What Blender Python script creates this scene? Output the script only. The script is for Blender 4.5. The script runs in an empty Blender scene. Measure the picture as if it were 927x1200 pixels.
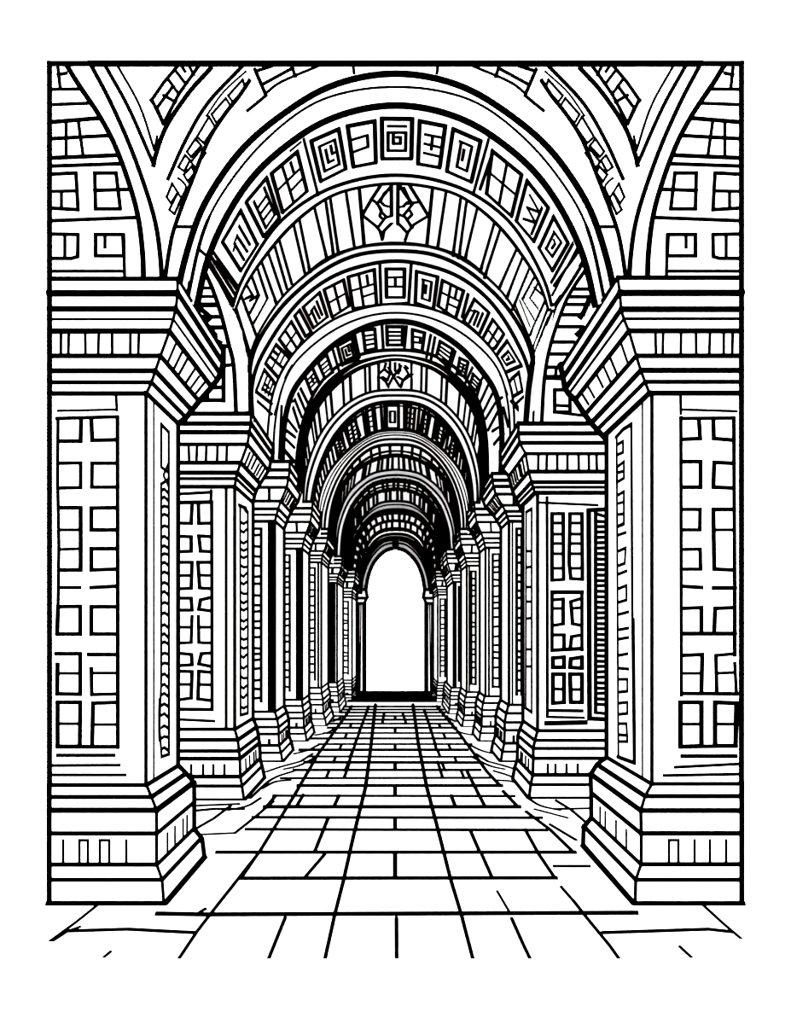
import bpy, math, random
from mathutils import Vector
from mathutils.bvhtree import BVHTree
random.seed(7)
F=1000.0; VX=463.5; VY=740.0; HC=1.92          # focal length (px at 927x1200), vanishing point, eye height
CAM=Vector((0,0,HC))
col=bpy.context.scene.collection
def U(x,y,Y): return Vector(((x-VX)/F*Y, Y, HC+(VY-y)/F*Y))
# ---------------------------------------------------------------- materials
def mat(name,c,noise=0.0):
    m=bpy.data.materials.new(name); m.use_nodes=True
    b=m.node_tree.nodes['Principled BSDF']
    b.inputs['Roughness'].default_value=1.0; b.inputs['Specular IOR Level'].default_value=0.0
    b.inputs['Base Color'].default_value=(*c,1)
    if noise:
        nt=m.node_tree; n=nt.nodes.new('ShaderNodeTexNoise'); n.inputs['Scale'].default_value=3.0
        r=nt.nodes.new('ShaderNodeMapRange'); r.inputs['To Min'].default_value=c[0]-noise; r.inputs['To Max'].default_value=c[0]
        tc=nt.nodes.new('ShaderNodeTexCoord'); nt.links.new(tc.outputs['Object'],n.inputs['Vector'])
        nt.links.new(n.outputs['Fac'],r.inputs['Value']); nt.links.new(r.outputs['Result'],b.inputs['Base Color'])
    return m
WHITE=mat('white_plaster',(.96,.96,.96),.02); INK=mat('black_ink',(0,0,0))
# ---------------------------------------------------------------- curve helpers
def S(s): return [tuple(float(v) for v in p.split(',')) for p in s.split()]
def catmull(p,n=8):
    if len(p)<3: return p
    q=[tuple(2*a-b for a,b in zip(p[0],p[1]))]+list(p)+[tuple(2*a-b for a,b in zip(p[-1],p[-2]))]
    out=[]
    for i in range(1,len(q)-2):
        for k in range(n):
            t=k/n
            out.append(tuple(.5*((2*b)+(c-a)*t+(2*a-5*b+4*c-d)*t*t+(-a+3*b-3*c+d)*t**3) for a,b,c,d in zip(q[i-1],q[i],q[i+1],q[i+2])))
    out.append(tuple(p[-1])); return out
def resample(p,n):
    L=[0]
    for a,b in zip(p,p[1:]): L.append(L[-1]+math.dist(a,b))
    out=[];j=0
    for i in range(n):
        d=L[-1]*i/(n-1)
        while j<len(p)-2 and L[j+1]<d: j+=1
        s=(d-L[j])/max(1e-9,L[j+1]-L[j]); s=min(1,max(0,s))
        out.append(tuple(u+(v-u)*s for u,v in zip(p[j],p[j+1])))
    return out
def densify(p,step=6):
    out=[p[0]]
    for a,b in zip(p,p[1:]):
        n=max(1,int(math.dist(a,b)/step))
        for i in range(1,n+1): out.append(tuple(u+(v-u)*i/n for u,v in zip(a,b)))
    return out
def mir(p,c=927.0): return [(c-x,y) for x,y in p]
# ---------------------------------------------------------------- mesh builder: one mesh = white body + its ink lines
class MB:
    def __init__(s): s.v=[];s.f=[];s.m=[];s.nb=0;s.bvh=None;s.flat=False
    def poly(s,pts,mi=0):
        i=len(s.v); s.v+= [Vector(p) for p in pts]; s.f.append(tuple(range(i,i+len(pts)))); s.m.append(mi)
    def grid(s,rows,mi=0,closed=False):
        i=len(s.v); n=len(rows[0])
        for r in rows: s.v+=[Vector(p) for p in r]
        for a in range(len(rows)-1):
            for b in range(n if closed else n-1):
                c=(b+1)%n
                s.f.append((i+a*n+b,i+a*n+c,i+(a+1)*n+c,i+(a+1)*n+b)); s.m.append(mi)
    def prism(s,front,back,mi=0):
        n=len(front); i=len(s.v); s.v+=[Vector(p) for p in front]+[Vector(p) for p in back]
        s.f.append(tuple(range(i,i+n))); s.f.append(tuple(range(i+2*n-1,i+n-1,-1))); s.m+=[mi,mi]
        for a in range(n):
            b=(a+1)%n; s.f.append((i+b,i+a,i+n+a,i+n+b)); s.m.append(mi)
    def pxprism(s,px,Y,th,mi=0):
        fr=[U(x,y,Y) for x,y in px]; s.prism(fr,[p+Vector((0,th,0)) for p in fr],mi)
    def shell(s,rows,th,ax=None):      # rows of 3-D points lofted, given thickness away from the vault axis
        n=len(rows[0]); outer=[]
        for r in rows:
            zc=min(p.z for p in r); o=[]
            for p in r:
                d=Vector((p.x,0,max(.2,p.z-zc+.6))); d.normalize(); o.append(p+d*th)
            outer.append(o)
        s.grid(rows); s.grid([o[::-1] for o in outer])
        for a,b in ((rows[0],outer[0]),(rows[-1],outer[-1])): s.grid([a,b])
        for k in (0,-1): s.grid([[r[k] for r in rows],[o[k] for o in outer]])
    def tube(s,pts,w,cap=True):        # ink line: w = width in px at the line's own depth (number or list)
        P=[Vector(p) for p in pts]
        if len(P)<2: return
        W=w if isinstance(w,(list,tuple)) else [w]*len(P)
        if len(W)!=len(P): W=[W[0]+(W[-1]-W[0])*i/(len(P)-1) for i in range(len(P))]
        # split at sharp corners
        runs=[];cur=[0]
        for i in range(1,len(P)):
            cur.append(i)
            if i<len(P)-1:
                a=P[i]-P[i-1]; b=P[i+1]-P[i]
                if a.length>1e-7 and b.length>1e-7 and a.angle(b)>.6: runs.append(cur);cur=[i]
        runs.append(cur)
        for r in runs:
            q=[P[i] for i in r]; rad=[(max(.3,W[i])*(1.16-.13*min(1,max(0,(P[i].y-10)/5)))+1.0-.25*min(1,max(0,(P[i].y-10)/5)))*P[i].y/F/2 for i in r]
            qq=[q[0]];rr=[rad[0]]
            for a,b in zip(q[1:],rad[1:]):
                if (a-qq[-1]).length>1e-5: qq.append(a);rr.append(b)
            if len(qq)<2: continue
            q,rad=qq,rr
            d0=(q[1]-q[0]).normalized(); d1=(q[-1]-q[-2]).normalized()
            if cap: q[0]=q[0]-d0*rad[0]*.7; q[-1]=q[-1]+d1*rad[-1]*.7
            up=Vector((0,0,1)) if abs(d0.z)<.9 else Vector((0,1,0))
            nrm=d0.cross(up).normalized(); rows=[]
            for i,p in enumerate(q):
                t=(q[min(i+1,len(q)-1)]-q[max(i-1,0)]).normalized()
                nrm=(nrm-t*nrm.dot(t)).normalized(); bi=t.cross(nrm)
                rows.append([p+(nrm*math.cos(k*math.pi/3)+bi*math.sin(k*math.pi/3))*rad[i] for k in range(6)])
            s.grid(rows,1,True); s.poly(rows[0][::-1],1); s.poly(rows[-1],1)
    def tree(s):
        if s.bvh is None:
            fs=[f for f,m in zip(s.f,s.m) if m==0]; s.bvh=BVHTree.FromPolygons(s.v,fs)
        return s.bvh
    def hit(s,x,y):
        d=Vector((x-VX,F,VY-y)).normalized(); h=s.tree().ray_cast(CAM,d)
        return h[0]
    def ink(s,px,w=3,smooth=False,step=7):
        if isinstance(px,str): px=S(px)
        if smooth: px=catmull(px,6)
        px=densify(px,step); hs=[s.hit(x,y) for x,y in px]
        good=[i for i,h in enumerate(hs) if h]
        if not good: return
        for i,h in enumerate(hs):
            if h is None:
                j=min(good,key=lambda k:abs(k-i))
                if abs(j-i)<=2: hs[i]=U(px[i][0],px[i][1],hs[j].y)
        if s.flat: w=w*(1.5 if abs(px[-1][1]-px[0][1])<.25*abs(px[-1][0]-px[0][0]) else 1.1)+.3
        run=[]
        for h in hs+[None]:
            if h is None:
                if len(run)>1: s.tube(run,w)
                run=[]
            else: run.append(h)
    def rect(s,x0,y0,x1,y1,w=3): s.ink([(x0,y0),(x1,y0),(x1,y1),(x0,y1),(x0,y0)],w)
    def inks(s,txt,w=3,smooth=False):
        for l in txt.strip().split('\n'):
            l=l.strip()
            if not l: continue
            ww=w
            if l[0]=='w': a,l=l.split(' ',1); ww=float(a[1:])
            s.ink(l,ww,smooth)
    def build(s,name,parent=None,**props):
        me=bpy.data.meshes.new(name); me.from_pydata([tuple(v) for v in s.v],[],s.f)
        me.materials.append(WHITE); me.materials.append(INK)
        me.polygons.foreach_set('material_index',s.m); me.update()
        o=bpy.data.objects.new(name,me); col.objects.link(o)
        if parent is not None:
            o.parent=parent; p=parent; off=Vector((0,0,0))
            while p is not None: off+=p.location; p=p.parent
            for v in me.vertices: v.co-=off
        for k,v in props.items(): o[k]=v
        return o
def thing(name,label,cat,loc,group=None):
    o=bpy.data.objects.new(name,None); o.empty_display_size=.2; col.objects.link(o); o.location=loc
    o['label']=label; o['category']=cat; o['kind']='thing'
    if group: o['group']=group
    return o
# ---------------------------------------------------------------- arch curves (left half, apex to foot), traced on their own vertical planes
CX=464.0; N=40
def full(s,Y,k=0.0,ext=0):
    p=S(s)
    if ext: p.append((p[-1][0]+.5,p[-1][1]+ext))
    l=catmull([(2*CX-p[1][0],p[1][1])]+p,8)[8:]
    l=resample(l,N)
    r=[(CX+(CX-x)*(1-k*(i/(N-1))**1.5),y) for i,(x,y) in enumerate(l)]
    px=l[::-1]+r[1:]
    for _ in range(4): px=[px[0]]+[((a[0]+2*b[0]+c[0])/4,(a[1]+2*b[1]+c[1])/4) for a,b,c in zip(px,px[1:],px[2:])]+[px[-1]]
    return [U(x,y,Y) for x,y in px]
CV={
'A':full('464,86 420,91 375,106 331,134 296,162 270,191 238,241 222,285 212,322 208,345',6.195),
'B':full('464,102 420,105 363,123 302,173 255,235 235,281 221,345',6.195),
'C':full('464,123 422,128 385,140 354,157 305,197 270,245 244,301 231,357',6.195),
'C2':full('464,125 422,130 385,142 355,159 306,199 271,247 248,296 244,304',6.24),
'D':full('464,204 420,209 372,226 328,258 300,296 279,334 272,356',7.35,.045),
'E':full('464,214 420,219 385,230 345,260 312,297 287,333 275,362',7.5,.05),
'F':full('464,283 420,288 380,302 359,320 340,336 322,357 300,393 291,420 291,484',9.82,.08),
'G':full('464,294 420,298 380,316 340,349 321,371 304,397 293,428 291,490',9.82,.08),
'H':full('464,306 445,307 400,319 365,340 340,365 315,402 297,440 293,495',9.84,.08),
'I':full('464,355 440,357 415,363 389,374 365,391 340,417 322,450 315,480 312,515',11.1,.08),
'J':full('464,365 430,369 395,383 365,404 340,430 327,462 320,505 319,550',12.6,.08),
'K':full('464,376 430,382 388,406 351,446 339,468 332,505 330,555',12.66,.08),
'L':full('464,409 430,412 400,424 375,447 358,480 349,515 344,560',13.3,.09),
'L2':full('464,422 431,430 420,434 405,444 389,458 375,474 362,498 355,525 352,575',13.6,.09),
'M':full('464,456 434,458 407,471 393,484 380,499 366,525 356,560 354,598',15.02,.1),
'N':full('464,463.5 436,465 410,478 387,502 372,530 361,565 358,598',15.05,.1),
'O':full('464,471 436,474 412,488 391,512 377,540 368,570 364,598',15.1,.1),
'P':full('464,503.5 440,506 415,521 394,541 381,560 373,584 371,612',16.4,.06),
'Q':full('464,509 440,512 416,527 397,548 385,572 377,600 376,630',17.3,.06),
'R':full('464,514.5 440,517 418,531 400,553 388,578 381,605 380,630',17.35,.06),
'S':full('464,521 440,523 420,536 403,557 392,582 387,605 385,630',17.4,.05),
'T':full('464,534 440,539 424,547 409,560 401,571 395,584 391,600 389,635',18.2,.04),
'U':full('464,549 437,553 427,559 412,571 404,583 397,600 392,622 391,662',20.3,.02),
'V':full('464,556.5 440,560 425,569 410,585 402,602 396,624 394,662',20.35,.02),
'W':full('464,561.5 440,565 427,574 413,591 406,607 401,627 399,662',20.4,.02),
'X':full('464,574 445,577 430,585 418,600 411,615 407,635 404,665',21.3,.05),
'Y':full('464,586 445,588 430,599 419,612 412,626 407,645 405,678',23.4,.08),
'Z':full('464,597.5 440,602 424,617 415,634 411,655 410,678',23.5,.08),
'AC':full('464,610 445,613 432,622 424,636 419,655 416,678',24.6,.05),
'AD':full('464,621 448,623 436,631 428,645 422,668 420,690',25.6,.03),
'AE':full('464,631 450,633 438,642 429,658 424,676 422,695',26.55,.0),
}
def lofted(names,th=.05):
    m=MB(); m.shell([CV[n] for n in names],th); return m
def ring(m,n,w,t0=-1,t1=1):
    c=CV[n]; L=len(c)-1; a=int((t0+1)/2*L); b=int((t1+1)/2*L)
    m.tube(c[a:b+1],w)
def between(a,b,f):
    return [p+(q-p)*f for p,q in zip(CV[a],CV[b])]
def atT(n,t):
    c=CV[n]; x=(t+1)/2*(len(c)-1); i=min(len(c)-2,max(0,int(x))); return c[i]+(c[i+1]-c[i])*(x-i)
def slat(m,a,b,t,w,t2=None):
    if t2 is None: t2=t
    p,q=atT(a,t),atT(b,t2); m.tube([p+(q-p)*i/3 for i in range(4)],w)
# motifs in unit square (u right, v down)
MO={
'spiral':['.2,.18 .8,.18','.2,.34 .2,.8 .8,.8 .8,.34 .2,.34','.38,.36 .38,.62 .62,.62 .62,.46 .5,.46'],
'key':['.22,.2 .22,.82 .8,.82 .8,.2 .22,.2','.42,.34 .42,.66 .62,.66','.62,.3 .62,.5 .8,.5'],
'two':['.12,.34 .7,.3 .7,.58 .12,.64'],
'E':['.25,.28 .9,.28','.55,.28 .55,.6','.25,.5 .9,.52','.25,.72 .9,.74'],
'H':['.35,.25 .35,.8 .75,.8 .75,.2 .3,.2','.5,.35 .5,.6'],
'grid':['.5,.05 .5,.95','.05,.5 .95,.5'],
'grid3':['.4,0 .45,1','0,.45 .9,.4','.45,.7 1,.65','.7,.1 .72,.4'],
'bars':['.25,.15 .25,.9 .85,.85 .8,.12','.3,.35 .75,.32','.3,.52 .75,.5','.3,.7 .75,.68'],
'n':['.3,.9 .3,.35 .5,.3 .55,.85','.72,.2 .75,.8','.15,.45 .3,.4'],
'diam':['.3,.25 .75,.2 .7,.75 .3,.8 .3,.25','.45,.4 .55,.42 .52,.6'],
'three':['0,.28 1,.28','0,.5 1,.5','0,.74 1,.74'],
'cross':['.5,.3 .5,.62','.05,.3 .95,.28','.05,.62 .95,.62'],
'box':['.3,.25 .7,.25 .7,.75 .3,.75 .3,.25'],
'none':[],'bar':['.5,.15 .5,.85'],
's':['.25,.2 .8,.3 .3,.5 .8,.6 .3,.8','.8,.15 .8,.9'],
}
def lerp2(q,u,v):
    (a,b,c,d)=q
    return tuple((a[k]*(1-u)+b[k]*u)*(1-v)+(d[k]*(1-u)+c[k]*u)*v for k in (0,1))
def panel(parent,surf,quad,motif,w=3,wi=2.4,lift=.018,border=True):
    q=S(quad); n=5
    H=[[surf.hit(*lerp2(q,i/(n-1),j/(n-1))) for i in range(n)] for j in range(n)]
    good=[p.y for r in H for p in r if p]
    if not good: return None
    for j in range(n):
        for i in range(n):
            u,v=i/(n-1),j/(n-1); k=0
            while H[j][i] is None and k<20:
                k+=1; g=1-k/22; H[j][i]=surf.hit(*lerp2(q,.5+(u-.5)*g,.5+(v-.5)*g))
            if H[j][i] is None: return None
    up=[[p+(CAM-p).normalized()*lift for p in r] for r in H]; dn=[[p-(CAM-p).normalized()*.004 for p in r] for r in H]
    m=MB(); m.grid(up); m.grid([r[::-1] for r in dn])
    for k in (0,-1): m.grid([up[k],dn[k]]); m.grid([[r[k] for r in up],[r[k] for r in dn]])
    if border: m.tube(up[0]+[r[-1] for r in up[1:]]+up[-1][::-1][1:]+[r[0] for r in up[::-1][1:]],w)
    def at(u,v):
        u=min(.9999,max(0,u))*(n-1); v=min(.9999,max(0,v))*(n-1); i=int(u);j=int(v);u-=i;v-=j
        return (up[j][i]*(1-u)+up[j][i+1]*u)*(1-v)+(up[j+1][i]*(1-u)+up[j+1][i+1]*u)*v
    for l in MO[motif]: m.tube([at(u,v) for u,v in densify(S(l),.2)],wi)
    return m.build('carved_panel',parent)
def tx(n,x):                      # parameter on curve n where it crosses picture column x
    c=CV[n]; f=lambda p:p.x/p.y*F+VX
    for i in range(len(c)-1):
        if f(c[i])<=x<=f(c[i+1]): return (i+(x-f(c[i]))/(f(c[i+1])-f(c[i])))/(len(c)-1)*2-1
    return 0
def crownplate(A,B,xa,xb,xc,xd,f0,f1,lift,n=9):
    rows=[]
    for j in range(n):
        f=f0+(f1-f0)*j/(n-1); r=[]
        for i in range(n):
            g=i/(n-1); p=atT(A,tx(A,xa+(xb-xa)*g)); q=atT(B,tx(B,xc+(xd-xc)*g)); r.append(p+(q-p)*f)
        rows.append(r)
    up=[[p+(CAM-p).normalized()*lift for p in r] for r in rows]; m=MB(); m.grid(up); m.grid([r[::-1] for r in rows])
    for k in (0,-1): m.grid([up[k],rows[k]]); m.grid([[r[k] for r in up],[r[k] for r in rows]])
    return m
# ================================================================ SETTING: floor
fl=MB(); fl.flat=True
FP=[(-3.4,4.0),(3.4,4.0),(3.4,27.1),(-3.4,27.1)]
fl.prism([Vector((x,y,0)) for x,y in FP],[Vector((x,y,-.15)) for x,y in FP])
fl.inks('''
w4 185,1072 240,1073 745,1071
w3.5 282,1030.5 651,1030
w3.5 255,1000 673,1000
w3 289,973 640,974
w3 297,959 634,959.5
w4 311,947 608,947
w2.5 321,933.5 602,934
w3.5 350,922 587,922
w2.5 330,913 574,912.5
w3 345,903.5 562,903.5
w3.5 358,894.5 561,895
w2.5 362,887.5 556,888
w3.5 352,880 547,880
w2.5 374,873 552,873
w3 366,866.5 541,866.5
w2.5 380,860 537,860
w3 385,854 534,854
w2.5 378,849 530,849
w3 392,844.5 527,844.5
w2.4 390,840 524,840
w2.6 399,836 521,836
w2.4 396,832.5 519,832.5
w2.6 404,829 515,829
w8 412,822.5 514,822.5
w8 415,815.5 512,815.5
w5 414,819 513,819
w3 210,1123 230,1093 250,1067 303,1000 345,932 372,885 403,842 412,828
w3 381,1123 392,1073 403,1030 413,985 428.5,922 434,880 440,826
w3 554,1123 541,1073 528,1030 514,975 500,922 490,870 484,826
w3 715,1109 687,1075 673,1057
w3 725,1123 715,1109
w2.5 672,1056 658,1040
w3 600,1077 612,1104 621,1123
w2 599,1072 583,1045
w3 464.6,1076 464.8,1123
w3 315,1123 334,1076
w3 356,1030 380,1002
w3 577,1029 565,1002
w3 562,998 552,975
w3 282,1030 302,1001
w3.5 463,1002 463,1029
w3 651,1030 632,1002 616,973
w3 673,1000 645,973 617,952
w3 368,1000 384,960
w3 463,959 463,972
w3 463,922 463,932
w3 391,946 397,933
w3 534,946 529,933
w3 347,946 355,932
w3 311,947 323,933
w3 569,946 562,933 548,905
w3 587,922 571,905 556,884 537,858 520,838 512,828
w3 608,947 590,928
w2.5 403,912 410,893
w2.5 519,912 513,893
w3 463,895 463,902
w2.5 463,873 463,879
w2.5 463,854 463,859
w2.5 463,840 463,844
w2.5 409,893 424,850 432,828
w2.5 512,880 505,855 497,832
w2.4 472,836 476,848
w2.4 450,836 448,848
w3 232,1071 240,1066
w2.5 59,1103 88,1082 108,1066 113,1062
w3 81,1092 150,1090 228,1094
w2.5 93,1087 79,1092 62,1103
w2.5 122,1122 129,1116
w3 857,1093 830,1090 707,1094
w2.5 868,1100 848,1083 825,1062
w2.5 797,1110 810,1122
w2.5 229,979 275,977 290,965 300,957
w2 229,945 280,943
w2.5 229,972 250,960 270,945
w2.5 230,951 250,949 285,949
w2.5 300,957 320,940
w2.5 650,1016 690,1016
w2.5 652,939 670,950 697,973
w2 627,949 665,959
w2 651,949 698,948
w2.5 645,967 675,985
''')
for l in ['345,884 360,880 374,873','333,902 350,898 372,887','312,905 330,899 352,893','293,936 318,914 345,904','370,862 384,859 394,853','306,925 322,917 340,915','390,846 396,843 402,840','352,893 366,884','268,950 290,945 305,936']:
    fl.ink(S(l),2.2,True); fl.ink(mir(S(l),924),2.2,True)
for i,(y,h) in enumerate([(913,9),(904,9),(895,7),(888,8),(880,7),(873,6),(866,6),(860,5),(854,5)]):
    for s in (-1,1):
        x=463+s*((y-740)*.36 if i%2 else (y-740)*.47); fl.ink([(x,y),(x-s*h*.4,y-h)],2.4)
fl.build('floor',kind='structure')
# ================================================================ pillars
def pillar(side,cap,base,xs,xb,yb,label,group,xo=None,wid=1.1,deco=None,dent=None,wsil=5,bst=None,W=1.0,sidemarks=True,silc=None):
    """cap/base: [(x,y,w)] of the front inner corner down the height; xs shaft corner, xb its back edge, yb ground line"""
    sg=-1 if side=='L' else 1
    Yb=HC*F/(yb-VY); xbb=(base[-1][0]-VX)/F
    # shaft plane from the plinth
    xsn=(xs-VX)/F
    # X inner of a moulding = Xs - sg*p ;  depth = Ys - p
    # base: (Xs - sg p)=xbb*Yb, Xs = xsn*(Yb+p)
    p=(xbb*Yb-xsn*Yb)/(xsn-sg); p=max(.03,p)
    Ys=Yb+p; Xs=xsn*Ys
    Y1=Xs/((xb-VX)/F); d=max(.35,Y1-Ys)
    def lev(x,y,front=None):
        xn=(x-VX)/F; q=(Xs-xn*Ys)/(sg-xn); q=max(0,q)
        Y=Ys-q; X=Xs-sg*q; z=HC+(VY-y)/F*Y
        Xo=(xo-VX)/F*Y if xo is not None else Xs+sg*(wid+q*.5)
        return (X,Y,z,Xo,Ys+d+q)
    def box(m,levels):
        rows=[]
        for (X,Y,z,Xo,Yk) in levels:
            rows.append([Vector((Xo,Y,z)),Vector((X,Y,z)),Vector((X,Yk,z)),Vector((Xo,Yk,z))])
        m.grid(rows,0,True); m.poly(rows[0][::-1]); m.poly(rows[-1]); return rows
    root=thing('pillar',label,'pillar',((Xs+lev(*base[-1][:2])[3])/2,Ys+d/2,0),group)
    # capital
    c=MB(); cl=[lev(x,y) for x,y,w in cap]; rows=box(c,cl)
    for r,(x,y,w) in zip(rows,cap):
        c.tube([r[0],r[1],r[2]],w*W)
    c.tube([r[1] for r in rows],2.6*W); c.tube([r[2] for r in rows],silc or wsil)
    if xo is not None: c.tube([r[0] for r in rows],5)
    if dent:
        i,j,xsl=dent
        for x in xsl: c.ink([(x,cap[i][1]+1),(x+random.uniform(-1,1),cap[j][1]-1)],2.6*W)
        if sidemarks:
            for k in range(1,7):
                f=k/7+random.uniform(-.03,.03); a=rows[i][1].lerp(rows[i][2],f); b=rows[j][1].lerp(rows[j][2],f)
                g0=random.choice([.05,.05,.25]); c.tube([a.lerp(b,g0),a.lerp(b,random.choice([.95,.75]))],3.4*W)
    c.build('capital',root)
    # base
    b=MB(); bl=[lev(x,y) for x,y,w in base]; bl[-1]=(bl[-1][0],bl[-1][1],0.0,bl[-1][3],bl[-1][4]); rows=box(b,bl)
    for r,(x,y,w) in zip(rows,base): b.tube([r[0],r[1],r[2]],w*W)
    b.tube([r[1] for r in rows],3*W); b.tube([r[2] for r in rows],wsil)
    if xo is not None: b.tube([r[0] for r in rows],5)
    if bst:
        i,j,strokes=bst
        for (x0,x1) in strokes:
            b.ink([(x0,base[j][1]-1),(x0,base[i][1]+8*W),(x1,base[i][1]+8*W),(x1,base[j][1]-1)] if x1 else [(x0,base[i][1]+8*W),(x0,base[j][1]-2)],2.4*W)
        for k in (.25,.45,.68,.8):
            a=rows[i][1].lerp(rows[i][2],k); e=rows[j][1].lerp(rows[j][2],k); b.tube([a.lerp(e,.3),a.lerp(e,.95)],2.8*W)
    b.build('base',root)
    # shaft
    s=MB(); zt=cl[-1][2]; zb=bl[0][2]; 
    Xo=cl[-1][3] if xo is None else (xo-VX)/F*Ys
    L2=[(Xs,Ys,zt+.01,Xo,Ys+d),(Xs,Ys,zb-.01,Xo,Ys+d)]; rows=box(s,L2)
    s.tube([rows[0][1],rows[1][1]],3.2*W); s.tube([rows[0][2],rows[1][2]],wsil)
    if xo is not None: s.tube([rows[0][0],rows[1][0]],5)
    so=s
    if deco: deco(s,root)
    return root
def plate(surf,parent,px,name='carved_panel',lift=.012):
    pts=[surf.hit(x,y) for x,y in px]
    m=MB()
    if all(pts):
        v=(pts[1]-pts[0]).cross(pts[2]-pts[1]).normalized()
        if v.dot(CAM-pts[0])<0: v=-v
        m.prism([p+v*lift for p in pts],[p-v*.005 for p in pts])
    return m
def RC(m,x0,y0,x1,y1,w=3): 
    j=lambda:random.uniform(-.6,.6)
    m.ink([(x0,y0),(x1,y0+j()),(x1+j(),y1+j()),(x0,y1),(x0,y0)],w)
# ---- front left pillar
def deco1L(s,root):
    s.inks('''
w2.2 68,481.5 137,480
w2.5 136,463 137,481
w3.5 68,885 134,885
w3 59,897 140,896.6
w3 59,908 147,908
w2.4 179.5,472 179.5,913''')
    so=s.build('shaft',root)
    p=plate(s,so,[(67,487),(139,487),(139,877),(67,877)])
    p.inks('''
w3.5 67,490.5 137.5,488.5 138,876
w3 68,490 67.5,560 69,640 68,713
w4 69,517 94.5,517 95,490.5
w4 107,490 108,516 137,515.5
w3.5 69,543 94.5,542.5 94.5,571.5 69,572
w3.5 137,543 108,543 107.5,571 137,571
w4 69,595 94.5,595 94.5,668 69,668
w3 69,621 94,621
w3 69,644 94,643
w4 137,595 107,595.5 107,621 137,621
w4 137,643 107,643 107,668 137,667
w3.5 69,688.6 94,688.6
w4 107,688.6 137,687
w4 69,711 94,710.5 94,743 67,743 68,711
w4 137,711 107,711 107,743 137,743
w4 66,766 94,766 94,813.5 67,813 67.5,778
w3 68,789 94,789
w4 104,767 137,767
w3.5 107,783 107.5,814 138,813
w3 108,788.7 137,788.7
w4 67.5,823 94,823 93.5,874.5 67.5,874.5 67.5,823
w3 68,848 94,848
w4 138,823 109,824 108,874.5
w3 109,849 138,849
w4 67.5,875 138,875''')
    p.build('carved_panel',so)
    q=plate(s,so,[(185.5,494),(198.5,506),(198.5,886),(185.5,890)],lift=.008)
    q.inks('''
w3.5 188,497 188,547
w3.5 188,497 196.8,506 197,884
w3.2 188,567 188,800 186,850 188.5,887 197,884
w3 188,547 196,553
w3 189,567 196,562
w3 196,545 191,557 196,568''')
    y=575
    while y<880: q.ink([(189,y),(192,y-2),(196.5,y+random.uniform(-1,3))],3); y+=random.uniform(9,14.5)
    q.build('side_panel',so)
pillar('L',[(208,327,4.5),(208,344,6.5),(206,362,5.5),(203,374,2.2),(198.6,388,5),(188,417,4.5),(182,434.5,5),(177.5,448,4),(171.5,461,5)],
 [(171.5,920,4.5),(177.5,934,4.5),(183.5,949.5,5.5),(183.5,976.5,4.5),(183.5,1013,4.5),(190,1031,4),(192,1058,8)],
 171,207,1060,'big near pillar at the left edge, squared carved panel and dotted ladder side panel','nearest pair of pillars',xo=58,deco=deco1L,
 silc=9,dent=(4,5,[71.7,80.8,100,116,131.5,153,163]),wsil=7,bst=(3,4,[(74,None),(93,103),(117,128),(148,None)]))
def deco1R(s,root):
    s.inks('''
w2.4 797.5,480 863,482
w2.5 797.5,462 798,490
w4 799,886 862,886
w3 791,899 868,895
w3 778,908.7 868,907
w2.4 753.6,472 753.6,910''')
    so=s.build('shaft',root)
    p=plate(s,so,[(796,487),(863,487),(863,877),(796,877)])
    p.inks('''
w3.5 798,490.5 860,490 861,700 861,768
w3 798,489 798.5,815
w4 799,515 820.5,514 819,490.5
w4 836,491 836.5,514 860,516
w4 799,541 821,541 821,571 799,571
w4 860,543 837,542 836,571 860,572
w3.5 799,597 820.5,597 820,621 799,621
w4 860,597 836,597 837,667 860,668
w3 838,621 860,621
w3.5 799,644 820.5,643.5 821,667 799,667
w4 799,687 822,688.5
w4.5 836,689 861,689
w4 799,713 822,712 822,742
w4 860,712 838,713 837,742
w4.5 799,742.5 861,742.5
w4 799,768 823,767 822,812
w3 799,789 822,789
w3.5 861,766 839,768 840,812
w3 861,788 840,789
w3 861,777 863,812
w4 799,812.5 863,813
w4.5 797.5,823 822,823 822,874 797.5,875 797.5,823
w3 799,848.5 822,848.5
w4.5 838,823 863,824 862,874 838,874 838,823
w3 838,848.5 862,848.5
w4 798,875 862,874''')
    p.build('carved_panel',so)
    q=plate(s,so,[(722,507),(743,493),(745,897),(723,888)],lift=.008)
    q.inks('''
w4 723,512 731,503 741,497
w4 741,497 742,700 744,893
w3 723.5,512 724.5,700 725.5,887
w4 725,887 744,894
w3 724,521 731,517 731,530 724,533
w3 724,547 732,541 732,560 724,565 724,547
w3 724,554 732,552
w3 725,580 732,576 732,614 725,617
w2.6 725,590 732,588
w2.6 725,603 732,602
w3 725,627 734,624
w3 725,603 732,602 732,613 726,616
w3 725,646 734,642 733,660 725,663
w3 725,673 735,669
w3 725,690 735,686 735,703 725,706
w3 726,720 737,717
w3 726,738 737,736
w3 726,749 737,747
w3 726,768 736,766
w3 726,783 737,784
w3 726,796 736,796 736,810 727,811
w3 727,824 736,823 736,836 727,837
w3 727,848 735,848 736,869 727,869
w3 727,861 736,862''')
    q.build('side_panel',so)
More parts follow.
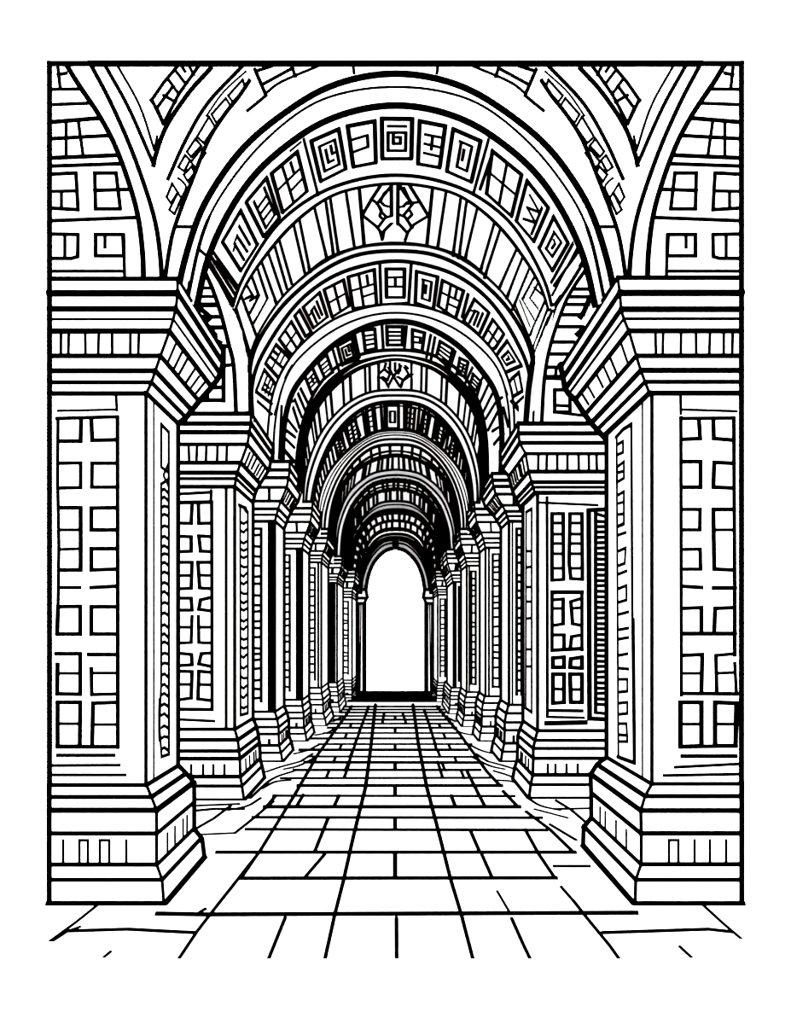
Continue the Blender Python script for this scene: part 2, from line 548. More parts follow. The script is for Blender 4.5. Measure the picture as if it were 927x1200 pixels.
pillar('R',[(724,325.5,4.5),(726.5,343.5,6.5),(728,362.5,5.5),(731,373.5,2.4),(737,387.7,5),(745.7,417,4.5),(751,434,5),(756,447.4,4),(761,460.5,5)],
 [(764.5,918.7,4.5),(756,933,4.5),(751,949.8,5),(751.5,976.4,5),(751.5,1012.6,4.5),(745,1031,4),(744.5,1057,8)],
 764,712.5,1060,'big near pillar at the right edge, squared carved panel and open-square side panel','nearest pair of pillars',xo=869,deco=deco1R,
 silc=9,dent=(4,5,[768,777,798,815.5,832,848,858.5]),wsil=7,bst=(3,4,[(784,795),(814,None),(832,None),(851,None)]))
# ---- second pair
def deco2L(s,root):
    s.inks('''
w3 210,579 246,577
w2.6 247.5,575 247,588
w2.6 210,843 251,845
w2.6 265,573 265,852''')
    so=s.build('shaft',root)
    p=plate(s,so,[(200,588),(250,588),(250,834),(200,834)],lift=.01)
    p.inks('''
w4 206,589 248,588.5
w3 248,589 248.5,832
w3.5 206,831 248.5,831.5
w3.4 210,613 224,613.4 225,592
w3.4 248,613 233,613.4 232.5,592
w3.4 210,628.6 224,629 224,646 210,646.5
w3.4 248,629 233,628 235,646 248,646.5
w3.4 210,659 225,659 224,689.5 210,690
w3 210,674.5 224,674.5
w3.4 248,659 232,659 234,689 248,690
w3 234,674 248,674.5
w3.4 210,701 224,701 225,715 210,715
w3.4 248,700 235,703 233,714 248,716
w3 225,722 224,753 210,753.5
w3 210,735 225,735
w3 232.5,722 233,753 248,753.5
w3 233,735 248,735
w3.4 210,765.5 224.5,767 225,779 210,780
w3.4 248,765 236,766 233,778 248,781
w3.4 210,786.5 225,787 224,818 210,820
w3 210,802 225,802
w3.4 248,788 233,786.5 232,819 248,821
w3 233,802 248,802.5''')
    p.build('carved_panel',so)
    q=plate(s,so,[(279,590),(290,598),(290,838),(279.5,842)],lift=.008)
    q.inks('''
w3.2 280,592 287,595 289.5,600 289.5,836
w3 280.5,592 281,838 289,836''')
    y=612
    while y<832: q.ink([(282,y),(285,y+2),(288,y+random.uniform(-2,2))],2.6); y+=random.uniform(8,13)
    q.build('side_panel',so)
pillar('L',[(294,485,5),(294,496.4,5),(292,506.6,5),(290,520.7,4),(282,542.3,4.5),(278,554,5),(276.5,561,3.4),(275,570.5,4.5)],
 [(275,854.5,4),(278.6,867,4.5),(280,880,4),(281,889,4.5),(281.6,910,4.5),(283.5,921,3.5),(286,936,5)],
 275,295,938,'second left pillar, its double column of carved squares half hidden behind the nearest one','second pair of pillars',wid=1.0,deco=deco2L,
 dent=(3,4,[221,231,242,255,266]),wsil=6,bst=(3,4,[(224,None),(238,None),(250,None),(263,None)]),W=.92)
def deco2R(s,root):
    s.inks('''
w2.6 641,583 641.5,840
w2.4 641,840 684,841
w5 640,847.5 686,846.5
w3.4 645,832.5 682,833
w2.4 632,589 700,592''')
    so=s.build('shaft',root)
    p=plate(s,so,[(645,600),(684,600),(684,828),(645,828)],lift=.01)
    p.inks('''
w3.4 647,602 660,602 660.5,679 647,680 647,602
w3.4 668,602 682,602 682.5,679 669,678 667,660 668,602
w3 647,613 660,613
w3 668,613 682,613
w3 647,626 660,626
w3 668,626 682,626
w3 647,637 660,637
w3 668,637 682,637
w3 647,649 660,649
w3 668,649 682,649
w3 647,666 660,666
w3 668,666 682,666
w4.5 647,694 682,694
w3 647,694 647,762
w3 682,694 682,762
w3.4 648,703 660,702 660,731 648,733
w3.4 682,701 669,705 671,731 682,733
w3 648,713 660,713
w3 670,713 682,712
w3.4 648,744 661,744 661,761
w3.4 682,744 670,746 668,761
w4 647,762 682,760
w4 648,771 661,770 661,782 648,782 648,771
w4 669,772 682,770 682,783 668,782 669,772
w4 648,790 661,790 661,823 648,824 648,790
w4 668,790 682,790 682,823 669,823 668,790
w3 648,807 661,808
w3 669,808 682,808''')
    p.build('carved_panel',so)
    p2=plate(s,so,[(688,596),(712,596),(712,843),(688,843)],lift=.01)
    p2.inks('w4.5 710,597 690,598 691,842 712,843\nw3.2 708,605 698,602 698,835 708,836')
    y=611
    while y<828: p2.ink([(698,y),(710,y+random.uniform(-.6,.6))],3.4); y+=6.3
    p2.build('side_panel',so)
    q=plate(s,so,[(616,600),(625.5,594),(625.5,838),(616,832)],lift=.008)
    q.inks('''
w3 617.5,600 624,596 624,835 617,830
w2.6 617.5,600 617,830
w2.6 618,646 624,646
w2.6 618,665 624,664
w2.6 618,688 624,688
w2.6 618,705 624,705
w2.6 618,725 624,724
w2.6 618,761 624,761
w2.6 618,781 624,781''')
    q.build('side_panel',so)
pillar('R',[(607.6,496.5,5),(607.6,508,5),(609,519,4.5),(616,531.6,4),(619.7,552.7,4.5),(623,565,4.5),(624.8,571,3),(626.8,577.5,4.5)],
 [(630.5,856.2,4),(627,867.6,3.6),(625,877,3.6),(625,888.5,4),(624.5,908,4.5),(622,919.4,3.5),(620,934,5)],
 630,614.5,936,'second right pillar with a frame of small paired squares and a ladder strip','second pair of pillars',wid=1.15,deco=deco2R,
 dent=(3,4,[631,641,653,665,678,690,699]),wsil=6,bst=(3,4,[(642,None),(651,None),(664,None),(677,None)]),W=.92)
# ---- the farther pairs share one profile
def prof(x0,y0,x1,y1,fr): return [(x0+(x1-x0)*fx,y0+(y1-y0)*fy,w) for fx,fy,w in fr]
CAPF=[(0,0,4.5),(.0,.14,4.6),(.08,.27,4.4),(.2,.43,3.8),(.6,.66,3.8),(.78,.79,4),(.88,.89,3),(1,1,4.2)]
BASF=[(0,0,3.4),(.3,.15,3.6),(.5,.31,3.4),(.5,.45,3.6),(.55,.68,4),(.8,.83,3),(1,1,4.5)]
def far(side,ct,cb,bt,bb,xs,xb,lad,vl,label,group,W,wid,rungs=(.55,),nd=3):
    sg=-1 if side=='L' else 1
    cap=prof(ct[0],ct[1],cb[0],cb[1],CAPF); base=prof(bt[0],bt[1],bb[0],bb[1],BASF)
    def deco(s,root):
        yt,yb=cb[1],bt[1]
        for x,w in vl: s.ink([(x,yt+2),(x,yb-1)],w)
        so=s.build('shaft',root)
        if lad:
            x0,x1=lad; a,b=yt+10*W,yb-14*W
            p=plate(s,so,[(x0-1,a-1),(x1+1,a-1),(x1+1,b+1),(x0-1,b+1)],lift=.008)
            xe=x1 if side=='L' else x0
            p.ink([(x0,a),(x1,a)],3.2*W); p.ink([(xe,a),(xe,b)],3.2*W)
            xf=x0 if side=='L' else x1
            p.ink([(xf,a),(xf,b)],3.6*W)
            y=a+8
            while y<b: 
                p.ink([(x0,y),(x1,y+random.uniform(-1,1))],3.4*W); y+=random.uniform(8,17)*W*(1.0)
            p.ink([(x0,b+5*W),(x1,b+5*W)],3*W)
            p.build('carved_panel',so)
    lo,hi=(ct[0]-34*W*W,cb[0]-6) if side=='L' else (cb[0]+6,ct[0]+34*W*W)
    dx=[lo+(hi-lo)*(i+.5)/nd for i in range(nd)]
    pillar(side,cap,base,xs,xb,bb[1]+1,label,group,wid=wid,deco=deco,dent=(3,4,dx),wsil=7*W,bst=(3,4,[(x,None) for x in dx]),W=W)
far('L',(339.5,541),(322,611),(322,834),(331,892),322,331.5,(296.5,306),[(315.5,3),(319,2)],'third pillar down the left row','third pair of pillars',.85,.95)
far('R',(577,555),(596.5,611),(596,826),(587,892),596.5,588.5,(605.5,611.5),[(600.5,1.5)],'third pillar down the right row','third pair of pillars',.85,1.0)
far('L',(366,588),(354,643),(352,820),(359.5,868),354,361,(333,339.5),[(348,2.6),(351,2)],'fourth pillar down the left row','fourth pair of pillars',.75,.85)
far('R',(556,589),(569,642),(568,816),(561.7,868),569,563.5,(577.5,585.5),[(573,2)],'fourth pillar down the right row','fourth pair of pillars',.75,.9)
far('L',(384.5,620),(376,659),(374.5,806),(382.5,850),376.5,383.5,(362.5,369),[(373,2)],'fifth pillar down the left row','fifth pair of pillars',.66,.8)
far('R',(538.7,620),(547,663),(547,811),(541.7,851),547,541.5,(552.5,557.5),[(550,1.6)],'fifth pillar down the right row','fifth pair of pillars',.66,.85)
far('L',(401,652),(394.5,683),(394,800),(398.5,834),395,401,None,[(389,5),(392,2)],'sixth pillar down the left row','sixth pair of pillars',.55,.75)
far('R',(523,644),(531,682),(529,806),(525.8,836),531.5,525,(537.5,540),[(534,2)],'sixth pillar down the right row','sixth pair of pillars',.55,.8)
far('L',(416.6,668),(411.5,700),(410.5,797),(412.5,822),412.5,416.5,(402,408),[],'seventh and farthest pillar down the left row','farthest pair of pillars',.5,.7)
far('R',(510,668),(513,697),(512.5,800),(511,822),513,509,(516,521.5),[],'seventh and farthest pillar down the right row','farthest pair of pillars',.5,.7)
# ================================================================ nave arches
def arch(label,pts,Y): return thing('arch',label,'arch',(0,Y,pts))
ORD=['nearest and largest','second','third','fourth','fifth','sixth','seventh and smallest']
def zfoot(n): return CV[n][0].z
# --- station 1
a1=arch('nearest and largest rounded arch, bold mouldings above a band of carved key panels',zfoot('A'),6.2)
m=MB(); fr=CV['A']+CV['C'][::-1]
A_,B_,C_=CV['A'],CV['B'],CV['C']
m.grid([A_,B_,C_]); bk=Vector((0,.05,0)); m.grid([[p+bk for p in C_],[p+bk for p in A_]]); m.grid([C_,[p+bk for p in C_]]); m.grid([[p+bk for p in A_],A_])
m.tube(A_,6.5); m.tube(C_,6.5)
nB=len(B_); m.tube(B_,[3.5 if i<10 or i>nB-10 else 2.2 for i in range(nB)])
m.inks('w3 233,292 242,300\nw3 222,331 220,345'); m.build('archivolt',a1)
fz=lofted(['C2','D','E']); 
ring(fz,'D',5.5); ring(fz,'E',4.5)
fz.inks('''
w3 354.5,158 372.5,228
w3 573.6,160.5 554.7,227.5
w3.4 578,177 563,221
w3.5 248,293 278,335
w3 243.5,303 272,350
w4 245,297 275,345
w3 254,304 276,338
w5 243,306 258,330 272,357
w3.5 680,292 650,334
w3 676,292 648,345
w4 672,285 647,330
w5 684,306 668,332 652,356
w2.6 340,176 352,166''')
fo=fz.build('frieze',a1)
for q,mo in [('447.6,138.6 483,139 482,185 448,185','spiral'),('407.4,147.4 438.9,141.6 440.3,189.6 414,194.6','two'),('364.6,164.9 396.6,150.9 404.8,196.9 375.7,211.5','key'),
 ('318,202.7 348,177.4 359.3,223 331,247.9','grid3'),('288.3,236.2 312,208 326.7,253.7 308.4,276','bars'),('260.3,282.8 281.6,246.4 301,285.8 281.6,316.3','n'),
 ('492,141.6 521.8,147.4 515.3,195.5 490,191','E'),('531.4,150.9 563.4,164.9 552.6,212.3 524,199.8','H'),('577.4,176.5 611.5,204.2 599.8,252.3 570.7,226','grid'),
 ('618.2,211.5 643,243 626,282 605.7,258','s'),('649.3,253.7 666.2,284.3 647.9,316.3 632.5,290','diam')]:
    panel(fo,fz,q,mo,4.2,3.2)
# --- vault 1 with the round-about medallion
v1=thing('barrel_vault','ribbed barrel vault behind the nearest arch, knot medallion at its crown','vault',(0,8.6,zfoot('E')))
v=lofted(['E','F'])
v.inks('''
w3 405,222 415,288
w3 386.4,229 396.6,297
w3 381,232 390.8,299
w3 367.5,240 383,303
w3 350,254 363,318
w3 342.7,258 357,320
w3 325,274 341.6,332
w3 319.4,280 336,338
w3 312,290 331,346
w3 304,300 324,356
w3 300,310 313,349 297,378
w3 295,324 303,346 293,366
w2.6 289,334 296,346 287,350
w2.6 293,352 302,346
w3.4 283,348 300,393
w3.4 276,360 292,412
w2.6 279,370 290,405
w3.5 275,362 284,386 291,420 293,470
w3 523,224 513,290
w3 540,233 531,299
w3 547,236 538,302
w3 560.5,240 545,304
w3.6 421,220 426.5,286
w3.6 507,220 500.5,286
w3 581,256 563,318
w3 588,264 568,325
w3 609,284 585,338
w3 616,293 594,349
w3 625,304 601,362
w3 630,318 613,350 627,374
w3 633,328 622,349 632,362
w2.6 627,337 636,345
w2.6 610,352 622,382
w2.6 605,358 620,392
w3.4 642,346 622,392
w3.4 646,352 624,412
w3.5 650,356 640,380 628,412 620,450''')
vo=v.build('vault_shell',v1)
md=crownplate('E','F',422,506,427,499,.02,.98,.02)
if md:
    md.inks('''
w3.6 421,219 426.5,285
w3.6 507.5,219 500,285
w4 445,218.5 436,232 425,251
w3 425,252 440,264 445,270 448,280
w4 481,218.5 492,236 501,251
w3 501,253 486,262 478,272 475,281
w3.4 458.6,217.5 458.8,252
w3.4 466.4,217.5 466.2,262
w3.4 458,218 442,238
w3 437,234 442,238 447,248 453,254
w3.4 458.6,252 452,254 443,266
w3.4 459,261 450,270 448,280
w3 458.5,242 450,240 446,236
w3 446,236 450,226 457,220
w3 444,241 447,246 445,253 447,255
w4 468,217 482,237
w3.4 476,238 482,237 490,236
w3 467,242 473,241 478,236
w3 473,219 479,232
w3 485,237 478,246 473,252
w3.4 466.5,250 474,253 483,266
w3.4 466.5,261 476,271
w3 480,246 483,251 477,257 482,266''')
    md.build('medallion',v1)
# --- station 2
a2=arch('second arch, three fine mouldings over a wide frieze of square key panels',zfoot('F'),9.8)
m=MB(); m.shell([CV['F'],CV['G'],CV['H']],.06); ring(m,'F',4.2);ring(m,'G',3.6);ring(m,'H',3.6); m.build('archivolt',a2)
fz=lofted(['H','I']); ring(fz,'I',4)
fz.inks('''
w3 445,308 446.5,356
w3 446.5,356 479,354
w3 482,309 479,354
w3.4 549,344 542,371
w3 301,470 318,485
w3 306,455 319,463
w3 303,462 318,473
w3 614,465 604,474
w4 600,470 608,480''')
fo=fz.build('frieze',a2)
for q,mo in [('452.6,314.7 474,314.7 473.5,347.7 453,347.7','cross'),('408,324 438.4,315.4 441.2,356.5 413.6,360.7','grid3'),('379.6,338.8 402.3,327.4 408.7,357.9 388.9,370.6','grid'),
 ('354.9,359.3 374,342.3 383.2,370.6 366.9,383.4','n'),('345,369.2 350.6,362.8 364,388.3 357.7,393.3','none'),('326.5,396.6 340.8,376.3 353.6,398 341.6,417','grid'),
 ('310.6,425.3 322.7,403.4 339.3,419.3 325.7,442','grid3'),('299.3,458.6 309,433 324,451 316.6,472','E'),
 ('488.3,317.5 513,323.9 508,361.4 486.9,353.6','H'),('518.8,328 543.5,340.2 534.3,372 513.8,357.9','grid3'),('556.3,350 573.3,365.7 562,391 544,375','n'),
 ('578,374 591,390.6 577.5,412.5 566,396','grid'),('595,399 612,428 593.4,436 582,415.5','diam'),('596.5,447 609,436 613,458 602,464.5','bar')]:
    panel(fo,fz,q,mo,3.6,2.8)
# --- third
v2=thing('barrel_vault','narrow plain vault strip between the second and third arches','vault',(0,11.9,zfoot('I')))
v=lofted(['I','J']); v.inks('w3 341,428 331,450 321,485\nw2 334,455 325,482\nw2 575,420 590,446 596,462'); v.build('vault_shell',v2)
a3=arch('third arch, plain rim and small key panels over heavy black soffit lines',zfoot('J'),12.6)
m=MB(); m.shell([CV['J'],CV['K']],.06); ring(m,'J',4.2); ring(m,'K',6)
m.inks('w3 338,468 343,470\nw2.5 330,476 327,537\nw3 583,470 588,466\nw3 590,478 596,500'); m.build('archivolt',a3)
fz=lofted(['K','L','L2'])
for n,w in (('L',3.6),): ring(fz,n,w)
nn=len(CV['L'])
mid=between('L','L2',.5); fz.tube(mid,[3+11*min(1,abs(i-nn//2)/(nn*.32))**1.5 for i in range(nn)])
fz.tube(between('L','L2',.85),[4+3*min(1,abs(i-nn//2)/(nn*.3)) for i in range(nn)])
fz.tube(between('L','L2',.05),4)
fz.inks('''
w3 447.5,382 449,407
w3 476.5,382 474,408
w3.4 415,390 421,418
w3 389,407 397,434
w3 366,430 375,450
w3 505,392 500,418
w3 510,395 505,422
w3 534,411 526,436
w3 554,430 544,452
w3 566,442 553,466
w3.4 352,455 362,475
w3.4 349,461 357,480
w3.4 345,468 353,488
w4 343,478 350,500
w3.4 337,492 347,505
w3.4 336,505 345,512
w3.4 335,515 344,524
w5 333,528 343,540
w3.4 572,452 562,474
w3.4 577,462 566,484
w3.4 582,470 570,490
w4 584,482 573,503
w3.4 590,498 578,505
w4 590,508 580,520''')
fo=fz.build('frieze',a3)
for q,mo in [('453.3,382.7 472,382.7 471.5,403.7 454,403.7','three'),('425,387 439,385.5 440.8,407.5 428,410.3','three'),('395.2,405.3 412.2,396 419.3,420.2 401,427.3','key'),
 ('372.6,424.5 382.5,415.3 389.6,435.8 380.4,442.9','three'),('357,440 366,431 374,450 365,461','E'),
 ('483.4,386.2 497.5,389.8 494.7,411 483.4,408.2','two'),('516,399.7 530.8,408.9 525.9,430.1 511.7,417.4','three'),('539.3,419.6 548.8,424 545,441.5 535.8,437.2','E'),('555,438 564,447 559,464 550,454','three')]:
    panel(fo,fz,q,mo,3.6,2.6)
v3=thing('barrel_vault','slatted vault beyond the third arch with a small knot medallion','vault',(0,14.4,zfoot('L2')))
v=lofted(['L2','M'])
for t in (.1,.15,.19,.29,.33,.44,.485,.55,.60,.64,.72,.76,.80,.86,.91,.95):
    for s in (-1,1): slat(v,'L2','M',s*(t+random.uniform(-.008,.008))*.96,random.choice([2.6,3,3.6]))
vo=v.build('vault_shell',v3)
md=crownplate('L2','M',440,486,444,482,.04,.96,.03)
if md:
    md.inks('''
w3 442,425 441,437
w3 441,437 452,447 455,453
w3 483,425 483,438
w3 483,438 472,446 470,453
w3 452,426 450,433
w2.6 457,425 457,434
w2.6 463,425 463,434
w2.6 468,426 469,434
w3 446,436 450,432 457,438 454,445 448,441
w3 455,430 461,441 468,432
w3 461,441 455,452
w3 461,441 468,452
w3 474,430 479,438 473,445 466,441
w3 470,428 467,437
w2.6 475,428 478,431''')
    md.build('medallion',v3)
# --- fourth
a4=arch('fourth arch, double white rim around a darkly lined frieze of tiny key panels',zfoot('M'),15.05)
m=MB(); m.shell([CV['M'],CV['N'],CV['O']],.06); ring(m,'M',4.4);ring(m,'N',2.6);ring(m,'O',4.6); m.build('archivolt',a4)
fz=lofted(['O','P']); ring(fz,'P',3.6)
fz.tube(between('O','P',.12),[2+3*min(1,abs(i-nn//2)/(nn*.2)) for i in range(nn)])
fz.tube(between('O','P',.95),[1.5+3*min(1,abs(i-nn//2)/(nn*.2)) for i in range(nn)])
for t in (.075,.1,.16,.2,.23,.29,.33,.37,.42,.46,.5,.54,.585,.63,.67,.72,.77,.82,.88):
    for s in (-1,1):
        if t>.3 or random.random()<.75: slat(fz,'O','P',s*t,3.4)
fo=fz.build('frieze',a4)
for q,mo in [('453,475 467,475 467,501 453,501','box'),('428.2,483 438.5,477.7 441.2,504.7 432,506.9','three'),('403.3,502.6 415.7,491.7 421.7,510 409.8,521','three'),
 ('391,519 398,510 404,524 397,533','E'),('474,475 486.5,478 484.4,503.6 474,500.4','three'),('496.3,483 504.4,487.4 500,510 492.5,504.7','three'),('513,495 524,503.7 518.6,522 509.3,512.3','three'),('532,512 538,520 533,534 526,526','s')]:
    panel(fo,fz,q,mo,3.4,2.6)
v4=thing('barrel_vault','thin lined vault strip between the fourth and fifth arches','vault',(0,16.8,zfoot('P')))
v=lofted(['P','Q']); v.tube(between('P','Q',.5),2.2); v.build('vault_shell',v4)
a5=arch('fifth arch, fine parallel rims over a thick black soffit',zfoot('Q'),17.3)
m=MB(); m.shell([CV['Q'],CV['R'],CV['S']],.06); ring(m,'Q',2.8);ring(m,'R',2.6);ring(m,'S',3.6); m.build('archivolt',a5)
fz=lofted(['S','T']); ring(fz,'T',3)
fz.tube(between('S','T',.82),6.5); fz.tube(between('S','T',.5),[3+3.5*min(1,abs(i-nn//2)/(nn*.25)) for i in range(nn)])
for t in (.04,.11,.17,.26,.33,.38): slat(fz,'S','T',t*1.2,3);slat(fz,'S','T',-t*1.2,3)
fz.build('soffit_band',a5)
v5=thing('barrel_vault','short slatted vault beyond the fifth arch','vault',(0,19.4,zfoot('T')))
v=lofted(['T','U'])
for t in (.03,.07,.115,.15,.21,.25,.29,.36,.40,.46,.50,.56,.60,.66,.72,.77,.83,.89,.94):
    for s in (-1,1): slat(v,'T','U',s*(t+random.uniform(-.008,.008)),random.choice([2.2,2.8,3.4]) if t<.6 else 4)
v.build('vault_shell',v5)
a6=arch('sixth arch, narrow white rim below short slats',zfoot('U'),20.35)
m=MB(); m.shell([CV['U'],CV['V'],CV['W']],.06); ring(m,'U',4.4);ring(m,'V',2);ring(m,'W',3); m.build('archivolt',a6)
fz=lofted(['W','X']); fz.tube(between('W','X',.15),4); fz.tube(between('W','X',.8),6.5)
fz.tube(between('W','X',.5),[2]*1+[2]*0 if False else [2+4*min(1,abs(i-nn//2)/(nn*.3)) for i in range(nn)])
for t in (.02,.08,.12,.2,.26,.33,.4,.48): slat(fz,'W','X',t,3);slat(fz,'W','X',-t,3)
fz.build('soffit_band',a6)
v6=thing('barrel_vault','short vault of tiny slats beyond the sixth arch','vault',(0,22.3,zfoot('X')))
v=lofted(['X','Y'])
for t in (.02,.06,.15,.19,.25,.3,.37,.42,.5,.56,.64,.7,.78,.86,.93):
    for s in (-1,1): slat(v,'X','Y',s*(t+.015)-.02,3 if t<.3 else 4.4)
v.build('vault_shell',v6)
a7=arch('seventh and smallest rounded arch, one broad white rim',zfoot('Y'),23.4)
m=MB(); m.shell([CV['Y'],CV['Z']],.06); ring(m,'Y',4.6); ring(m,'Z',4.5); m.tube(between('Y','Z',.45),1.2); m.build('archivolt',a7)
fz=lofted(['Z','AC','AD']); fz.tube(between('Z','AC',.2),5); fz.tube(between('Z','AC',.92),5.2); fz.tube(between('AC','AD',.72),4)
fz.tube(between('AC','AD',.95),3)
for t in (.04,.1,.16,.24,.32,.4,.5,.6,.7,.8,.9):
    for s in (-1,1):
        slat(fz,'Z','AC',s*t,3 if t<.35 else 6); slat(fz,'AC','AD',s*t*1.2 if t<.8 else s*t,2.6 if t<.35 else 6)
fz.build('soffit_band',a7)
v7=thing('barrel_vault','last dark strip of vault against the end wall','vault',(0,26.0,zfoot('AD')))
v=lofted(['AD','AE'])
v.tube(between('AD','AE',.35),5); v.tube(between('AD','AE',.75),6); v.build('vault_shell',v7)
# ================================================================ spandrels, aisle arches and brick walls of the near bay
def near_side(m_):
    g=(lambda p:p) if m_=='left' else (lambda p:mir(p))
    G=lambda s:g(S(s))
    YW=6.21
    intr=catmull(S('79,78 92,99 117.7,137.7 138.4,179 159,241 167,293 168.7,345'),6)
    extr=catmull(S('106,75 130.6,122 156.5,181.7 179.8,251.6 188,303 189.6,345'),6)
    ap=thing('aisle_arch','half of the aisle arch springing off the nearest %s pillar into the top %s corner'%(m_,m_),'arch',U(*g([(179,345)])[0],YW))
    m=MB(); px=g([(79,75)]+intr+extr[::-1]); m.pxprism(px,YW-.02,.35)
    m.tube([U(x,y,YW-.02) for x,y in g(intr)],5.5); m.tube([U(x,y,YW-.02) for x,y in g(extr)],4.5)
    m.tube([U(x,y,YW-.02) for x,y in g([(79,75),(106,75)])],5)
    m.build('archivolt',ap)
    # spandrel
    sp=MB(); A_=[((p.x/p.y*F)+VX,VY-(p.z-HC)/p.y*F) for p in (CV['A'][:40] if m_=='left' else CV['A'][39:][::-1])]
    # drop tail of A below the springing
    Ap=[(x,y) for x,y in A_ if y<346]
    Ex=[(x,y) for x,y in g(extr)]
    top=g([(106,75)])[0]
    px=[top]+Ex+[a for a in Ap]+[(Ap[-1][0],75)]
    sp.pxprism(px,YW,.3)
    sp.tube([U(x,y,YW) for x,y in [top,(464,75)]],6)
    I=lambda s,w=3,sm=True: sp.ink(G(s),w,sm)
    I('124,78 151,127 179.8,192',4); I('138.4,78 164,124.7 181,176',2.4)
    I('179.8,194 183,180 195,148 221,109 247,80',4.5)
    I('178.5,118 191.5,145.4 210,110 232,79',3.2,False); I('177.5,118 192,97 208,78',3.2,False)
    I('284,78 243.7,121 217.5,165 197,210',3.6); I('288,84 262,108 242,136',1.6)
    I('193,330 199,290 206,262 226.4,208 244.5,164 262.6,135 280,113 292,95',4)
    I('206,266 226,266',3,False)
    # block courses
    for s in ('177,118 184,127 203,101','192,112 206,120','184,127 192,145','197,93 210,111','205,82 218,99','222,78 227,88','213,78 217,84','203,101 197,93'): I(s,3,False)
    for s in ('284.5,93.5 287.4,103.7 272.8,119.7 267.6,112.4','264.7,115.3 270.8,125.5 253.9,144.5 248,134.3','245,137 252,149 239,168 231,160.5','229,163 236,171 224,184 219,178','236.4,173.6 241,179.4 229,197 224,190','217,182 222.7,188 216,201 209,196','225,195 228,202.7 220.4,213 215.5,205','201.8,215 208.3,225.7 200.5,238.6 195.3,231','208.5,226 212.5,232 204.4,251 198.5,246'):
        q=S(s); I(s+' %g,%g'%q[0],2.2,False)
    I('209,209 214,213 218,220 213,232',2)
    # voussoirs near the crown
    I('299,82 311,110',3.4,False); I('311,110 330,96 372,78',2.4); I('310,98 343,80',3,False); I('343,80 346,90',3,False); I('302,83 318,78',3,False)
    I('290,130 300,122 312,112',3); I('414,78 415,86',2.6,False)
    I('181,176 184,160',2,False)
    sp.build('spandrel_wall' if 0 else 'wall_'+m_+'_spandrel',kind='structure')
    # brick wall seen through
    bw=MB(); px=g(S('58,75 90,75 185,160 185,345 58,345')); bw.pxprism([(x,y) for x,y in px],6.75,.2)
    bw.tube([U(x,y,6.75) for x,y in g([(58,75),(58,330)])],5); bw.tube([U(x,y,6.75) for x,y in g([(58,75),(88,75)])],5)
    for l in '''
w3 58,105 97,104.5
w3 58,123 110,121
w4 58,143.6 120,138.5
w3.5 58,163 130,159
w4 58,185.5 142,182
w3.5 58,195 146,192
w3 68,80 70.5,103
w3 68,88 78,86
w3 77.5,144 77.5,184
w3 92,144 97.5,183
w3.5 58,204.5 89,203 91.5,246 58,244
w3 58,224.5 90,224
w3 72,226 72,244
w3.5 111,203 136,203 141,245 112,245 111,203
w3.5 111,223.5 156,222
w3.5 58,259 163,255
w3.5 58,274.5 91.5,275 91,301 84,303 58,303
w3 76,276 76,301
w3.5 112,275 144,275 145,300 112,300 112,275
w3 123,276 123,290
w3 145,275 146,324
w3 58,318 146,318'''.strip().split('\n'):
        w,l=l.split(' ',1); bw.ink(G(l),float(w[1:]))
    bw.build('wall_'+m_,kind='structure')
near_side('left'); near_side('right')
# second aisle arches
def aisle2(side,ex,inn,thin,bricks,poly):
    Y=9.78
    ap=thing('aisle_arch','slender aisle arch above the second %s pillar, brickwork showing behind it'%side,'arch',U(*S(inn)[-1],Y))
    e=catmull(S(ex),6); i=catmull(S(inn),6); m=MB(); m.pxprism(i+e[::-1],Y,.3)
    m.tube([U(x,y,Y) for x,y in e],6); m.tube([U(x,y,Y) for x,y in i],4); m.ink(thin,2,True); m.build('archivolt',ap)
    b=MB(); b.pxprism(S(poly),10.2,.15); b.inks(bricks,4); b.build('wall_'+side+'_brickwork',kind='structure')
aisle2('left','243,306 260,335 275,365 286,400 292,440 295,492','240,318 250,341 259,368 268,403 274,431 277,492','270.6,369.5 280,410 288.7,451 289.8,484','''
w3 228,337.8 250,337.8
w3 226,347.6 253,347.6
w5 220,357.5 257,357.5
w4 225,371.5 262,371.5
w4.5 232,384 265,384
w6 232,388 248,397
w4 250,405.7 270,405.7
w4 262,412 262,470
w3.5 262,429 275,427
w3 240,441 262,439.5
w4 232,455 262,454
w4 225,469.5 262,469
w3 243.4,456 243.4,468
w5 233,360 247,372 240,378 252,392
w5 245,395 258,402
w3.4 253,395 252,412
w5 252,440 240,448''','205,285 246,300 285,420 285,492 205,492')
aisle2('right','682,303 668,327 654,350 642,376 627,415 620,451 616,500','685,318 672,337 660.6,359 645.5,403 638,443.5 634.5,500','654,353 635,410 627,450 625,494','''
w3.4 670,339 690,339
w3.4 666,348 692,348
w3.4 660,357 690,357
w3.6 658,369 684,369
w3.6 650,383 682,383
w3.6 646,401 672,401
w3.6 642,415 670,415
w3.6 640,430.5 672,430.5
w4.5 636,442 668,442
w3 652,431 651,441
w5 690,352 684,366 680,372
w5 684,385 676,392
w3.6 637,443 660,444 680,448 688,458
w3.4 650,457 668,457 668,483 650,483 650,457
w3 650,475 668,476
w3.4 694,458 681,458 681,475 698,476
w3 650,483 700,489''','722,285 684,296 628,420 628,505 722,505')
# ================================================================ end wall with the pointed doorway
Yw=26.7
op_l=S('463.5,643 450,648 438,660 431,676 428,694 427,700 426.5,812')
def halfR(p): return [(2*463-x+.5,y) for x,y in p]
pl=catmull(op_l[:5],6)+op_l[5:]; pr=halfR(pl)
w=MB(); outer=S('463.5,612 430,622 405,650 396,700 396,813.5')
